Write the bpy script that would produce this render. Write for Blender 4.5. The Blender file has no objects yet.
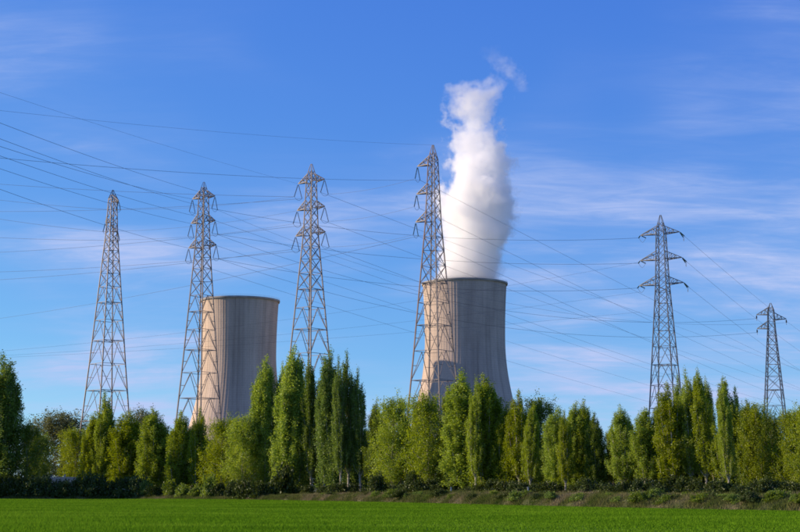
import bpy, bmesh, math, random
import numpy as np
from mathutils import Vector, Matrix

# ------------------------------------------------------------------ camera
F, CX, CY, HORIZON, CAMH = 1400.0, 400.0, 266.0, 486.0, 2.2      # pixels of the 800 x 532 photograph
PITCH = math.atan((HORIZON - CY) / F)
scene = bpy.context.scene
col = scene.collection
cam_data = bpy.data.cameras.new('camera')
cam = bpy.data.objects.new('camera', cam_data); col.objects.link(cam)
cam.location = (0, 0, CAMH)
cam.rotation_euler = (math.pi / 2 + PITCH, 0, 0)
cam_data.sensor_width = 36.0; cam_data.lens = 36.0 * F / 800.0
cam_data.clip_start = 0.5; cam_data.clip_end = 40000
scene.camera = cam

# ------------------------------------------------------------------ light
SUN_AZ, SUN_EL = math.radians(9.0), math.radians(18.5)           # azimuth beyond due left, elevation
to_sun = Vector((-math.cos(SUN_AZ) * math.cos(SUN_EL), math.sin(SUN_AZ) * math.cos(SUN_EL), math.sin(SUN_EL)))
sun_data = bpy.data.lights.new('sun', 'SUN'); sun = bpy.data.objects.new('sun', sun_data); col.objects.link(sun)
sun.rotation_euler = to_sun.to_track_quat('Z', 'Y').to_euler()
sun_data.energy = 4.7; sun_data.angle = math.radians(0.5); sun_data.color = (1.0, 0.80, 0.57)

world = bpy.data.worlds.new('World'); scene.world = world; world.use_nodes = True
wn, wl = world.node_tree.nodes, world.node_tree.links
wn.clear()
w_out = wn.new('ShaderNodeOutputWorld'); w_bg = wn.new('ShaderNodeBackground')
sky = wn.new('ShaderNodeTexSky'); sky.sky_type = 'NISHITA'; sky.sun_disc = False
sky.sun_elevation = SUN_EL; sky.sun_rotation = math.atan2(to_sun.x, to_sun.y)
sky.altitude = 100; sky.air_density = 0.7; sky.dust_density = 0.0; sky.ozone_density = 6.0
w_bg.inputs['Strength'].default_value = 0.12
# thin cirrus: noise on a flat layer high above
w_tc = wn.new('ShaderNodeTexCoord'); w_sep = wn.new('ShaderNodeSeparateXYZ'); wl.new(w_tc.outputs['Generated'], w_sep.inputs[0])
def wmath(op, a, b=None, c=None):
    n = wn.new('ShaderNodeMath'); n.operation = op
    for i, v in enumerate((a, b, c)):
        if v is None: continue
        if isinstance(v, (int, float)): n.inputs[i].default_value = v
        else: wl.new(v, n.inputs[i])
    return n.outputs[0]
den = wmath('ADD', wmath('MAXIMUM', w_sep.outputs['Z'], 0.0), 0.22)
w_cmb = wn.new('ShaderNodeCombineXYZ')
wl.new(wmath('DIVIDE', w_sep.outputs['X'], den), w_cmb.inputs[0]); wl.new(wmath('DIVIDE', w_sep.outputs['Y'], den), w_cmb.inputs[1])
def wnoise(scale, rot, loc, detail, rough, dist):
    m = wn.new('ShaderNodeMapping'); m.inputs['Scale'].default_value = scale; m.inputs['Rotation'].default_value = (0, 0, rot); m.inputs['Location'].default_value = loc
    wl.new(w_cmb.outputs[0], m.inputs['Vector'])
    t = wn.new('ShaderNodeTexNoise'); t.inputs['Scale'].default_value = 1.0; t.inputs['Detail'].default_value = detail
    t.inputs['Roughness'].default_value = rough; t.inputs['Distortion'].default_value = dist
    wl.new(m.outputs[0], t.inputs['Vector']); return t.outputs['Fac']
def wrange(v, a, b):
    n = wn.new('ShaderNodeMapRange'); n.interpolation_type = 'SMOOTHSTEP'
    n.inputs['From Min'].default_value = a; n.inputs['From Max'].default_value = b
    wl.new(v, n.inputs['Value']); return n.outputs[0]
fine = wrange(wnoise((1.5, 3.6, 1), 0.45, (3.1, 1.7, 0), 7, 0.58, 0.5), 0.40, 0.74)
broad = wrange(wnoise((1.05, 0.8, 1), 0.3, (20.75, 1.4, 0), 3, 0.5, 0.2), 0.42, 0.64)
veil = wmath('MULTIPLY', wmath('ADD', wmath('MULTIPLY', fine, 0.85), 0.15), broad)
fibre = wrange(wnoise((4.5, 17.0, 1), 0.62, (8.3, 2.1, 0), 9, 0.66, 0.9), 0.30, 0.74)
veil = wmath('MULTIPLY', wmath('MULTIPLY', veil, wmath('ADD', wmath('MULTIPLY', fibre, 0.75), 0.55)), 1.22)
w_mix = wn.new('ShaderNodeMix'); w_mix.data_type = 'RGBA'
wl.new(veil, w_mix.inputs['Factor'])
w_sc = wn.new('ShaderNodeSeparateColor'); w_cc = wn.new('ShaderNodeCombineColor'); wl.new(sky.outputs[0], w_sc.inputs[0])   # film response of the photograph's deep blue
wl.new(wmath('MULTIPLY', wmath('POWER', w_sc.outputs[0], 1.0), 0.84), w_cc.inputs[0])
wl.new(wmath('MULTIPLY', wmath('POWER', w_sc.outputs[1], 0.85), 1.10), w_cc.inputs[1])
wl.new(wmath('MULTIPLY', wmath('POWER', w_sc.outputs[2], 0.30), 3.1), w_cc.inputs[2])
wl.new(w_cc.outputs[0], w_mix.inputs['A']); w_mix.inputs['B'].default_value = (2.95, 3.5, 5.4, 1)
wl.new(w_mix.outputs['Result'], w_bg.inputs['Color']); wl.new(w_bg.outputs[0], w_out.inputs[0])

scene.view_settings.view_transform = 'Standard'; scene.view_settings.look = 'None'
scene.view_settings.exposure = 0.5; scene.view_settings.gamma = 1.0; scene.view_settings.use_curve_mapping = False
scene.render.engine = 'CYCLES'
cy = scene.cycles
cy.max_bounces = 14; cy.diffuse_bounces = 3; cy.glossy_bounces = 2; cy.transmission_bounces = 4; cy.transparent_max_bounces = 8
cy.volume_bounces = 14; cy.volume_step_rate = 1.0; cy.volume_max_steps = 256
cy.use_denoising = True; cy.denoiser = 'OPENIMAGEDENOISE'; cy.denoising_input_passes = 'RGB_ALBEDO_NORMAL'; cy.denoising_prefilter = 'ACCURATE'
cy.pixel_filter_type = 'BLACKMAN_HARRIS'; cy.filter_width = 1.7

# ------------------------------------------------------------------ pixel -> place
RGT, FWD, UPV = Vector((1, 0, 0)), Vector((0, math.cos(PITCH), math.sin(PITCH))), Vector((0, -math.sin(PITCH), math.cos(PITCH)))
def ray(x, y):
    return RGT * ((x - CX) / F) + UPV * ((CY - y) / F) + FWD
def at(x, y, D):                      # the point seen at a pixel, D metres in front of the camera
    d = ray(x, y); s = D / d.y
    return Vector((d.x * s, D, CAMH + d.z * s))
def ground(x, y):                     # the ground point seen at a pixel
    d = ray(x, y); s = -CAMH / d.z
    return Vector((d.x * s, d.y * s, 0))
EDGE_PX = [(-330, 499.0), (-150, 499.0), (0, 499.0), (125, 499.0), (250, 500.4), (400, 503.2), (530, 506.4), (660, 509.0), (800, 511.4), (960, 514.0), (1150, 516.5)]
EDGE = [ground(*p) for p in EDGE_PX]
def edge_D(px):
    for (a, A), (b, B) in zip(zip(EDGE_PX, EDGE), zip(EDGE_PX[1:], EDGE[1:])):
        if px <= b[0] or b is EDGE_PX[-1]:
            t = (px - a[0]) / (b[0] - a[0]); return A.y + (B.y - A.y) * t
def bank_h(px):
    return 0.25 + 0.95 * min(1, max(0, (px - 180) / 260.0))

# ------------------------------------------------------------------ helpers
def link(name, me, mat=None, parent=None):
    o = bpy.data.objects.new(name, me); col.objects.link(o)
    if mat and not me.materials: me.materials.append(mat)
    if parent: o.parent = parent
    return o
def empty(name, loc, rz=0.0):
    o = bpy.data.objects.new(name, None); col.objects.link(o); o.location = loc; o.rotation_euler = (0, 0, rz); o.empty_display_size = 0.5
    return o
def tag(o, label=None, cat=None, group=None, kind=None):
    if label: o['label'] = label
    if cat: o['category'] = cat
    if group: o['group'] = group
    if kind: o['kind'] = kind
    return o
class MB:
    def __init__(s): s.v, s.f = [], []
    def bar(s, p, q, w, w2=None, up=None):
        p, q = Vector(p), Vector(q); d = (q - p)
        if d.length < 1e-6: return s
        d.normalize(); ref = Vector((0, 0, 1)) if abs(d.z) < 0.95 else Vector((1, 0, 0))
        a = d.cross(ref).normalized(); b = d.cross(a).normalized(); n = len(s.v)
        for c, ww in ((p, w), (q, w2 or w)):
            for i, j in ((-1, -1), (1, -1), (1, 1), (-1, 1)): s.v.append(c + a * (i * ww / 2) + b * (j * ww / 2))
        s.f += [(n, n + 1, n + 5, n + 4), (n + 1, n + 2, n + 6, n + 5), (n + 2, n + 3, n + 7, n + 6), (n + 3, n, n + 4, n + 7), (n + 3, n + 2, n + 1, n), (n + 4, n + 5, n + 6, n + 7)]
        return s
    def tube(s, pts, rad, k=6):
        pts = [Vector(p) for p in pts]; n0 = len(s.v); m = len(pts)
        for i, p in enumerate(pts):
            d = (pts[min(i + 1, m - 1)] - pts[max(i - 1, 0)]).normalized()
            ref = Vector((0, 0, 1)) if abs(d.z) < 0.9 else Vector((1, 0, 0))
            a = d.cross(ref).normalized(); b = d.cross(a).normalized(); r = rad[i] if hasattr(rad, '__len__') else rad
            for j in range(k):
                t = 2 * math.pi * j / k; s.v.append(p + a * (math.cos(t) * r) + b * (math.sin(t) * r))
        for i in range(m - 1):
            for j in range(k):
                s.f.append((n0 + i * k + j, n0 + i * k + (j + 1) % k, n0 + (i + 1) * k + (j + 1) % k, n0 + (i + 1) * k + j))
        s.f.append(tuple(n0 + j for j in range(k))[::-1]); s.f.append(tuple(n0 + (m - 1) * k + j for j in range(k)))
        return s
    def box(s, c, d):
        c = Vector(c); n = len(s.v)
        for z in (-1, 1):
            for i, j in ((-1, -1), (1, -1), (1, 1), (-1, 1)): s.v.append(c + Vector((i * d[0] / 2, j * d[1] / 2, z * d[2] / 2)))
        s.f += [(n, n + 1, n + 5, n + 4), (n + 1, n + 2, n + 6, n + 5), (n + 2, n + 3, n + 7, n + 6), (n + 3, n, n + 4, n + 7), (n + 3, n + 2, n + 1, n), (n + 4, n + 5, n + 6, n + 7)]
        return s
    def lathe(s, prof, k, mod=None):
        n0 = len(s.v); m = len(prof)
        for r, z in prof:
            for j in range(k):
                t = 2 * math.pi * j / k; rr = r + (mod(j) if mod else 0); s.v.append(Vector((rr * math.cos(t), rr * math.sin(t), z)))
        for i in range(m - 1):
            for j in range(k):
                s.f.append((n0 + i * k + j, n0 + i * k + (j + 1) % k, n0 + (i + 1) * k + (j + 1) % k, n0 + (i + 1) * k + j))
        return s
    def mesh(s, name):
        me = bpy.data.meshes.new(name); me.from_pydata([tuple(v) for v in s.v], [], s.f); me.update(); return me
    def build(s, name, mat, parent=None):
        me = s.mesh(name); return link(name, me, mat, parent)
def np_mesh(name, verts, k, smooth=False):          # verts (n*k, 3): n loose faces of k corners
    n = len(verts) // k
    me = bpy.data.meshes.new(name); me.vertices.add(n * k); me.vertices.foreach_set('co', np.asarray(verts, np.float32).ravel())
    me.loops.add(n * k); me.loops.foreach_set('vertex_index', np.arange(n * k, dtype=np.int32))
    me.polygons.add(n); me.polygons.foreach_set('loop_start', np.arange(0, n * k, k, dtype=np.int32))
    me.update(calc_edges=True); return me

# ------------------------------------------------------------------ materials
def mat(name):
    m = bpy.data.materials.new(name); m.use_nodes = True
    return m, m.node_tree.nodes, m.node_tree.links, m.node_tree.nodes['Principled BSDF']
def ramp(n, l, fac, stops):
    r = n.new('ShaderNodeValToRGB'); e = r.color_ramp.elements
    while len(e) < len(stops): e.new(0.5)
    for q, (p, c) in zip(e, stops): q.position = p; q.color = (*c, 1)
    l.new(fac, r.inputs[0]); return r.outputs[0]
def noise(n, l, vec, scale, detail=4, rough=0.55, dist=0.0):
    t = n.new('ShaderNodeTexNoise'); t.inputs['Scale'].default_value = scale; t.inputs['Detail'].default_value = detail
    t.inputs['Roughness'].default_value = rough; t.inputs['Distortion'].default_value = dist
    if vec is not None: l.new(vec, t.inputs['Vector'])
    return t.outputs['Fac']
def mapping(n, l, vec, scale=(1, 1, 1), rot=(0, 0, 0)):
    m = n.new('ShaderNodeMapping'); m.inputs['Scale'].default_value = scale; m.inputs['Rotation'].default_value = rot
    l.new(vec, m.inputs['Vector']); return m.outputs[0]
def mix(n, l, fac, a, b, blend='MIX'):
    m = n.new('ShaderNodeMix'); m.data_type = 'RGBA'; m.blend_type = blend
    for s, v in (('Factor', fac), ('A', a), ('B', b)):
        if isinstance(v, (int, float)): m.inputs[s].default_value = v
        elif isinstance(v, tuple): m.inputs[s].default_value = (*v, 1)
        else: l.new(v, m.inputs[s])
    return m.outputs['Result']
def mth(n, l, op, a, b=None, c=None):
    q = n.new('ShaderNodeMath'); q.operation = op
    for i, v in enumerate((a, b, c)):
        if v is None: continue
        if isinstance(v, (int, float)): q.inputs[i].default_value = v
        else: l.new(v, q.inputs[i])
    return q.outputs[0]
def simple(name, c1, c2, scale, rough=0.8, metal=0.0, obj_vec=True):
    m, n, l, b = mat(name); tc = n.new('ShaderNodeTexCoord')
    f = noise(n, l, tc.outputs['Object'], scale, 5)
    l.new(ramp(n, l, f, [(0.3, c1), (0.7, c2)]), b.inputs['Base Color'])
    b.inputs['Roughness'].default_value = rough; b.inputs['Metallic'].default_value = metal
    return m
def leaf_mat(name, dark, mid, light, trans=0.35):
    m, n, l, b = mat(name); n.remove(b); out = n['Material Output']
    tc = n.new('ShaderNodeTexCoord'); oi = n.new('ShaderNodeObjectInfo'); geo = n.new('ShaderNodeNewGeometry')
    f1 = noise(n, l, tc.outputs['Object'], 0.55, 3)
    c = ramp(n, l, f1, [(0.3, dark), (0.5, mid), (0.72, light)])
    c = mix(n, l, mth(n, l, 'MULTIPLY', geo.outputs['Random Per Island'], 0.5), c, tuple(x * 1.25 for x in light))
    h = n.new('ShaderNodeHueSaturation'); l.new(c, h.inputs['Color'])
    l.new(mth(n, l, 'ADD', mth(n, l, 'MULTIPLY', oi.outputs['Random'], 0.016), 0.496), h.inputs['Hue'])
    l.new(mth(n, l, 'ADD', mth(n, l, 'MULTIPLY', oi.outputs['Random'], -0.14), 1.12), h.inputs['Saturation'])
    l.new(mth(n, l, 'ADD', mth(n, l, 'MULTIPLY', oi.outputs['Random'], 0.28), 0.80), h.inputs['Value'])
    d = n.new('ShaderNodeBsdfDiffuse'); t = n.new('ShaderNodeBsdfTranslucent'); g = n.new('ShaderNodeBsdfGlossy'); g.inputs['Roughness'].default_value = 0.45
    l.new(h.outputs[0], d.inputs[0]); 
    h2 = n.new('ShaderNodeHueSaturation'); h2.inputs['Hue'].default_value = 0.492; h2.inputs['Saturation'].default_value = 1.1; h2.inputs['Value'].default_value = 1.25
    l.new(h.outputs[0], h2.inputs['Color']); l.new(h2.outputs[0], t.inputs[0])
    g.inputs['Color'].default_value = (0.7, 0.75, 0.7, 1)
    ms = n.new('ShaderNodeMixShader'); ms.inputs[0].default_value = trans; l.new(d.outputs[0], ms.inputs[1]); l.new(t.outputs[0], ms.inputs[2])
    ms2 = n.new('ShaderNodeMixShader'); ms2.inputs[0].default_value = 0.025; l.new(ms.outputs[0], ms2.inputs[1]); l.new(g.outputs[0], ms2.inputs[2])
    l.new(ms2.outputs[0], out.inputs['Surface']); return m

M = {}
M['poplar'] = leaf_mat('poplar_leaves', (0.13, 0.190, 0.026), (0.24, 0.315, 0.040), (0.34, 0.40, 0.07), 0.48)
M['dark_leaf'] = leaf_mat('dark_leaves', (0.08, 0.130, 0.026), (0.14, 0.205, 0.038), (0.21, 0.27, 0.055), 0.44)
M['willow'] = leaf_mat('willow_leaves', (0.10, 0.115, 0.045), (0.16, 0.17, 0.065), (0.22, 0.22, 0.10), 0.3)
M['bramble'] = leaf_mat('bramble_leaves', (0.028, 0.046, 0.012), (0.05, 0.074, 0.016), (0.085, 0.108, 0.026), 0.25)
M['bark'] = simple('poplar_bark', (0.20, 0.18, 0.145), (0.42, 0.385, 0.33), 1.5)
M['steel'] = simple('weathered_lattice_steel', (0.115, 0.10, 0.10), (0.22, 0.19, 0.188), 0.35, 0.62, 0.15)
M['rusty'] = simple('rusty_lattice_steel', (0.20, 0.115, 0.085), (0.33, 0.24, 0.21), 0.3, 0.7, 0.1)
M['shaded_steel'] = simple('shaded_grey_lattice_steel', (0.075, 0.085, 0.10), (0.15, 0.16, 0.18), 0.35, 0.6, 0.2)  # lattice steel of the right-hand pylons, their shade put into the blue-grey colour
M['glass_ins'] = simple('green_glass_insulator', (0.02, 0.055, 0.05), (0.05, 0.10, 0.09), 2.0, 0.25)
M['brown_ins'] = simple('grey_brown_insulator', (0.06, 0.06, 0.065), (0.12, 0.11, 0.11), 2.0, 0.35)
M['wire'] = simple('aluminium_wire', (0.16, 0.17, 0.185), (0.24, 0.25, 0.265), 0.05, 0.6, 0.1)
M['dark_wire'] = simple('dark_oxidised_wire', (0.035, 0.04, 0.05), (0.07, 0.075, 0.085), 0.05, 0.7, 0.0)
M['pale'] = simple('pale_render', (0.52, 0.50, 0.46), (0.68, 0.66, 0.62), 0.6)
M['roof_sheet'] = simple('grey_roof_sheet', (0.28, 0.29, 0.30), (0.38, 0.39, 0.40), 0.6, 0.5)
M['post_conc'] = simple('grey_concrete_post', (0.30, 0.28, 0.26), (0.46, 0.44, 0.41), 1.2)
M['dark_glass'] = simple('dark_window_glass', (0.02, 0.025, 0.03), (0.05, 0.055, 0.06), 0.5, 0.15)

def concrete_mat(name, seed, tint=(1, 1, 1)):
    m, n, l, b = mat(name); tc = n.new('ShaderNodeTexCoord'); sx = n.new('ShaderNodeSeparateXYZ'); l.new(tc.outputs['Object'], sx.inputs[0])
    ang = mth(n, l, 'ARCTAN2', sx.outputs['Y'], sx.outputs['X'])
    cx = n.new('ShaderNodeCombineXYZ'); l.new(mth(n, l, 'MULTIPLY', mth(n, l, 'COSINE', ang), 27.0), cx.inputs[0]); l.new(mth(n, l, 'MULTIPLY', mth(n, l, 'SINE', ang), 27.0), cx.inputs[1]); l.new(mth(n, l, 'ADD', sx.outputs['Z'], seed), cx.inputs[2])
    v = cx.outputs[0]
    streak = noise(n, l, mapping(n, l, v, (0.42, 0.42, 0.012)), 1.0, 7, 0.62)          # rain streaks down the shell
    broad = noise(n, l, mapping(n, l, v, (0.07, 0.07, 0.010)), 1.0, 3, 0.5)
    blotch = noise(n, l, v, 0.055, 6, 0.6)
    fine = noise(n, l, v, 0.9, 5, 0.7)
    c = ramp(n, l, streak, [(0.30, (0.29, 0.26, 0.235)), (0.45, (0.41, 0.37, 0.33)), (0.62, (0.455, 0.41, 0.37)), (0.8, (0.52, 0.47, 0.42))])
    c = mix(n, l, 0.5, c, ramp(n, l, broad, [(0.36, (0.50, 0.50, 0.52)), (0.55, (0.95, 0.94, 0.93)), (0.7, (1.06, 1.05, 1.03))]), 'MULTIPLY')
    c = mix(n, l, 0.6, c, ramp(n, l, blotch, [(0.3, (0.78, 0.76, 0.75)), (0.65, (1.05, 1.04, 1.02))]), 'MULTIPLY')
    c = mix(n, l, 0.35, c, ramp(n, l, fine, [(0.3, (0.7, 0.7, 0.7)), (0.7, (1.1, 1.1, 1.1))]), 'MULTIPLY')
    # soot that runs down from the lip and algae near the foot
    zf = mth(n, l, 'DIVIDE', sx.outputs['Z'], 135.0)
    lift = n.new('ShaderNodeTexWave'); lift.wave_type = 'BANDS'; lift.bands_direction = 'Z'; lift.inputs['Scale'].default_value = 0.21; lift.inputs['Distortion'].default_value = 0.0
    l.new(tc.outputs['Object'], lift.inputs['Vector'])
    c = mix(n, l, 0.45, c, ramp(n, l, lift.outputs['Fac'], [(0.0, (0.72, 0.72, 0.72)), (0.09, (1, 1, 1))]), 'MULTIPLY')
    c = mix(n, l, 1.0, c, tint, 'MULTIPLY')
    l.new(c, b.inputs['Base Color']); b.inputs['Roughness'].default_value = 0.9; b.inputs['Specular IOR Level'].default_value = 0.2
    bp = n.new('ShaderNodeBump'); bp.inputs['Strength'].default_value = 0.4; bp.inputs['Distance'].default_value = 0.2; l.new(fine, bp.inputs['Height']); l.new(bp.outputs[0], b.inputs['Normal'])
    return m
M['concrete_a'] = concrete_mat('weathered_concrete_shell', 0.0, (1.22, 1.09, 1.0))
M['concrete_b'] = concrete_mat('weathered_concrete_shell_pale', 411.0, (1.38, 1.21, 1.06))
M['rim'] = simple('dark_concrete_rim', (0.24, 0.22, 0.20), (0.40, 0.37, 0.34), 0.2, 0.9)

def soil_mat(name, stops, s1, s2):
    m, n, l, b = mat(name); tc = n.new('ShaderNodeTexCoord'); v = tc.outputs['Object']
    f = mth(n, l, 'ADD', mth(n, l, 'MULTIPLY', noise(n, l, v, s1, 6, 0.6), 0.6), mth(n, l, 'MULTIPLY', noise(n, l, v, s2, 5, 0.65), 0.4))
    l.new(ramp(n, l, f, stops), b.inputs['Base Color']); b.inputs['Roughness'].default_value = 0.95; b.inputs['Specular IOR Level'].default_value = 0.1
    bp = n.new('ShaderNodeBump'); bp.inputs['Strength'].default_value = 0.6; bp.inputs['Distance'].default_value = 0.15; l.new(noise(n, l, v, s2 * 2, 5), bp.inputs['Height']); l.new(bp.outputs[0], b.inputs['Normal'])
    return m
M['ground'] = soil_mat('rough_meadow', [(0.35, (0.05, 0.06, 0.02)), (0.5, (0.09, 0.10, 0.035)), (0.68, (0.15, 0.13, 0.07))], 0.05, 0.6)
M['field'] = soil_mat('crop_floor', [(0.35, (0.042, 0.10, 0.008)), (0.5, (0.058, 0.13, 0.010)), (0.68, (0.08, 0.16, 0.014))], 0.06, 1.6)
M['bank'] = soil_mat('dry_bank_soil', [(0.40, (0.045, 0.065, 0.02)), (0.54, (0.09, 0.095, 0.04)), (0.68, (0.20, 0.16, 0.11))], 0.35, 1.3)

def blade_mat(name, stops, scale, trans):
    m, n, l, b = mat(name); n.remove(b); out = n['Material Output']; tc = n.new('ShaderNodeTexCoord'); geo = n.new('ShaderNodeNewGeometry')
    f = noise(n, l, mapping(n, l, tc.outputs['Object'], (0.45, 1, 0.05)), scale, 6, 0.66)
    c = ramp(n, l, f, stops)
    h = n.new('ShaderNodeHueSaturation'); l.new(c, h.inputs['Color']); l.new(mth(n, l, 'ADD', mth(n, l, 'MULTIPLY', geo.outputs['Random Per Island'], 0.5), 0.75), h.inputs['Value'])
    d = n.new('ShaderNodeBsdfDiffuse'); t = n.new('ShaderNodeBsdfTranslucent'); l.new(h.outputs[0], d.inputs[0]); l.new(h.outputs[0], t.inputs[0])
    ms = n.new('ShaderNodeMixShader'); ms.inputs[0].default_value = trans; l.new(d.outputs[0], ms.inputs[1]); l.new(t.outputs[0], ms.inputs[2]); l.new(ms.outputs[0], out.inputs['Surface'])
    return m
M['crop'] = blade_mat('young_crop_blades', [(0.3, (0.080, 0.182, 0.008)), (0.5, (0.122, 0.252, 0.011)), (0.7, (0.185, 0.325, 0.020))], 0.12, 0.35)
M['drygrass'] = blade_mat('bank_grass_blades', [(0.38, (0.085, 0.125, 0.024)), (0.50, (0.15, 0.165, 0.05)), (0.64, (0.32, 0.26, 0.16))], 0.28, 0.25)

# ------------------------------------------------------------------ ground, field, bank
S = 12000.0
me = bpy.data.meshes.new('ground'); me.from_pydata([(-S, -600, 0), (S, -600, 0), (S, 2 * S, 0), (-S, 2 * S, 0)], [], [(0, 1, 2, 3)])
tag(link('ground', me, M['ground']), kind='structure')
fv = [(e.x, e.y, 0.004) for e in EDGE]; nE = len(fv)
fv += [(260, 20, 0.004), (260, -120, 0.004), (-260, -120, 0.004), (-260, 230, 0.004)]
me = bpy.data.meshes.new('field'); me.from_pydata(fv, [], [tuple(range(len(fv)))])
tag(link('field', me, M['field']), kind='structure')
# raised bank the trees stand on
def resample(step=1.2):
    out = []
    for (p, A), (q, B) in zip(zip(EDGE_PX, EDGE), zip(EDGE_PX[1:], EDGE[1:])):
        k = max(1, int((B - A).length / step))
        for i in range(k): out.append((p[0] + (q[0] - p[0]) * i / k, A.lerp(B, i / k)))
    out.append((EDGE_PX[-1][0], EDGE[-1])); return out
RS = resample()
rng = random.Random(5)
prof = [(0, -0.05), (0.6, 0.28), (1.6, 0.62), (3.0, 0.9), (5.0, 1.0), (9.0, 1.04), (14.0, 1.0), (30.0, 0.97), (55.0, 0.8), (70.0, -0.1)]
bv, bf = [], []
for i, (px, e) in enumerate(RS):
    h = bank_h(px); dirv = Vector((e.x, e.y, 0)).normalized()
    for off, f in prof:
        j = rng.uniform(-0.07, 0.07) if 0 < off < 20 else 0
        p = e + dirv * (off + (rng.uniform(-0.15, 0.15) if 0 < off < 6 else 0)); bv.append((p.x, p.y, f * h + j * (h + .3)))
K = len(prof)
for i in range(len(RS) - 1):
    for j in range(K - 1): bf.append((i * K + j, (i + 1) * K + j, (i + 1) * K + j + 1, i * K + j + 1))
me = bpy.data.meshes.new('bank'); me.from_pydata(bv, [], bf)
tag(link('bank', me, M['bank']), kind='structure')

# ------------------------------------------------------------------ young crop: blades over the field (nobody could count it)
def blades(name, P, H, W, material, seed):
    r = np.random.default_rng(seed); n = len(P)
    a = r.uniform(0, 2 * np.pi, n); lean = r.normal(0, 0.35, (n, 2)) * H[:, None]
    dx, dy = np.cos(a) * W / 2, np.sin(a) * W / 2
    V = np.zeros((n, 3, 3)); V[:, 0] = P - np.stack([dx, dy, 0 * dx], 1); V[:, 1] = P + np.stack([dx, dy, 0 * dx], 1)
    V[:, 2] = P + np.stack([lean[:, 0], lean[:, 1], H], 1)
    o = link(name, np_mesh(name, V.reshape(-1, 3), 3), material); return o
r = np.random.default_rng(3)
ex = np.array([p for p, _ in EDGE_PX], float); eD = np.array([e.y for e in EDGE])
N = 640000
d = np.sqrt(50.0 ** 2 + r.uniform(0, 1, N) * (237.0 ** 2 - 50.0 ** 2)) ; d = np.where(r.uniform(0, 1, N) < 0.35, 50 + (d - 50) * r.uniform(0.2, 1, N), d); pxr = r.uniform(-110, 910, N)
keep = d < np.interp(pxr, ex, eD) - 0.3; d, pxr = d[keep], pxr[keep]
P = np.stack([(pxr - CX) / F * d * 1.0, d, np.full_like(d, 0.004)], 1)
P[:, 0] = np.round(P[:, 0] / 0.0001) * 0.0001
Hh = r.uniform(0.10, 0.22, len(P)) * (0.85 + 0.3 * np.sin(P[:, 0] * 0.13 + P[:, 1] * 0.05))
o = blades('young_crop', P, Hh, 0.035 + d * 0.00028, M['crop'], 4); tag(o, 'bright green young cereal crop covering the flat field', 'crop', kind='stuff')
# bank grass
rs_px = np.array([p for p, _ in RS]); rs_x = np.array([e.x for _, e in RS]); rs_y = np.array([e.y for _, e in RS])
n = 210000
k = r.uniform(0, len(RS) - 1.01, n); i0 = k.astype(int); t = k - i0
X = rs_x[i0] * (1 - t) + rs_x[i0 + 1] * t; Y = rs_y[i0] * (1 - t) + rs_y[i0 + 1] * t; PXs = rs_px[i0] * (1 - t) + rs_px[i0 + 1] * t
off = np.abs(r.normal(0, 5.5, n)); L = np.hypot(X, Y)
hz = (0.25 + 0.95 * np.clip((PXs - 180) / 260, 0, 1)) * np.interp(off, [a for a, _ in prof], [b for _, b in prof])
P = np.stack([X + X / L * off, Y + Y / L * off, hz - 0.03], 1)
clump = 0.5 + 0.5 * np.sin(X * 0.9 + np.sin(Y * .7) * 2) * np.sin(off * 1.1 + X * 0.31)
o = blades('bank_grass', P, (0.14 + 0.60 * clump * r.uniform(0.3, 1, n)), 0.06, M['drygrass'], 9); tag(o, 'rough green and straw coloured grass on the bank along the field edge', 'grass', kind='stuff')

# ------------------------------------------------------------------ cooling towers
def tower_profile(H, n=44):
    zt, a = 0.72 * H, 0.1957 * H; out = []
    for i in range(n + 1):
        z = H * i / n; dz = (z - zt) / H; c = 0.864 if dz > 0 else 0.46
        out.append((a * math.sqrt(1 + (dz / c) ** 2), z))
    return out
def cooling_tower(px, top_y, H, mt, label, rz):
    lo, hi = 300.0, 2000.0
    for _ in range(50):                                  # distance at which a tower this tall tops out at that pixel
        D = (lo + hi) / 2
        if at(px, top_y, D).z > H: hi = D
        else: lo = D
    b = at(px, top_y, D); root = empty('cooling_tower', (b.x, D, 0), rz)
    tag(root, label, 'cooling tower', 'hyperbolic cooling towers behind the trees')
    pr = tower_profile(H); k = 4 * 84
    rib = lambda j: 0.13 if j % 4 == 0 else 0.0          # meridional ribs
    sh = MB().lathe(pr, k, rib).build('shell', mt, root)
    for p in sh.data.polygons: p.use_smooth = True
    inn = MB().lathe([(rr - 1.0, z) for rr, z in pr][::-1], 120).build('inner_shell', M['rim'], root)
    for p in inn.data.polygons: p.use_smooth = True
    R = pr[-1][0]
    MB().lathe([(R - 1.05, H - 0.9), (R + 0.75, H - 0.9), (R + 0.95, H - 0.3), (R + 0.95, H + 0.3), (R - 1.05, H + 0.3), (R - 1.05, H - 0.9)], 168).build('rim', M['rim'], root)
    rail = MB()
    for j in range(120):
        t = 2 * math.pi * j / 120; c, s_ = math.cos(t) * (R + 0.7), math.sin(t) * (R + 0.7); rail.bar((c, s_, H + 0.3), (c, s_, H + 1.4), 0.05)
    for zz in (0.85, 1.4): rail.tube([(math.cos(2 * math.pi * j / 60) * (R + 0.7), math.sin(2 * math.pi * j / 60) * (R + 0.7), H + zz) for j in range(61)], 0.03, 4)
    rail.build('railing', M['rim'], root)
    Rb = pr[0][0]
    MB().lathe([(Rb + 0.2, 0), (Rb + 2.5, 0), (Rb + 2.5, 1.6), (Rb + 0.2, 1.6)], 96).build('basin_wall', M['post_conc'], root)
    return root, D, R
T2, T2D, T2R = cooling_tower(464.6, 284.2, 135.0, M['concrete_a'], 'concrete cooling tower giving off a tall white steam plume', 0.3)
T1, T1D, T1R = cooling_tower(240.2, 301.2, 120.5, M['concrete_b'], 'concrete cooling tower with no steam, the farther left and smaller one', 1.9)

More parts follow.
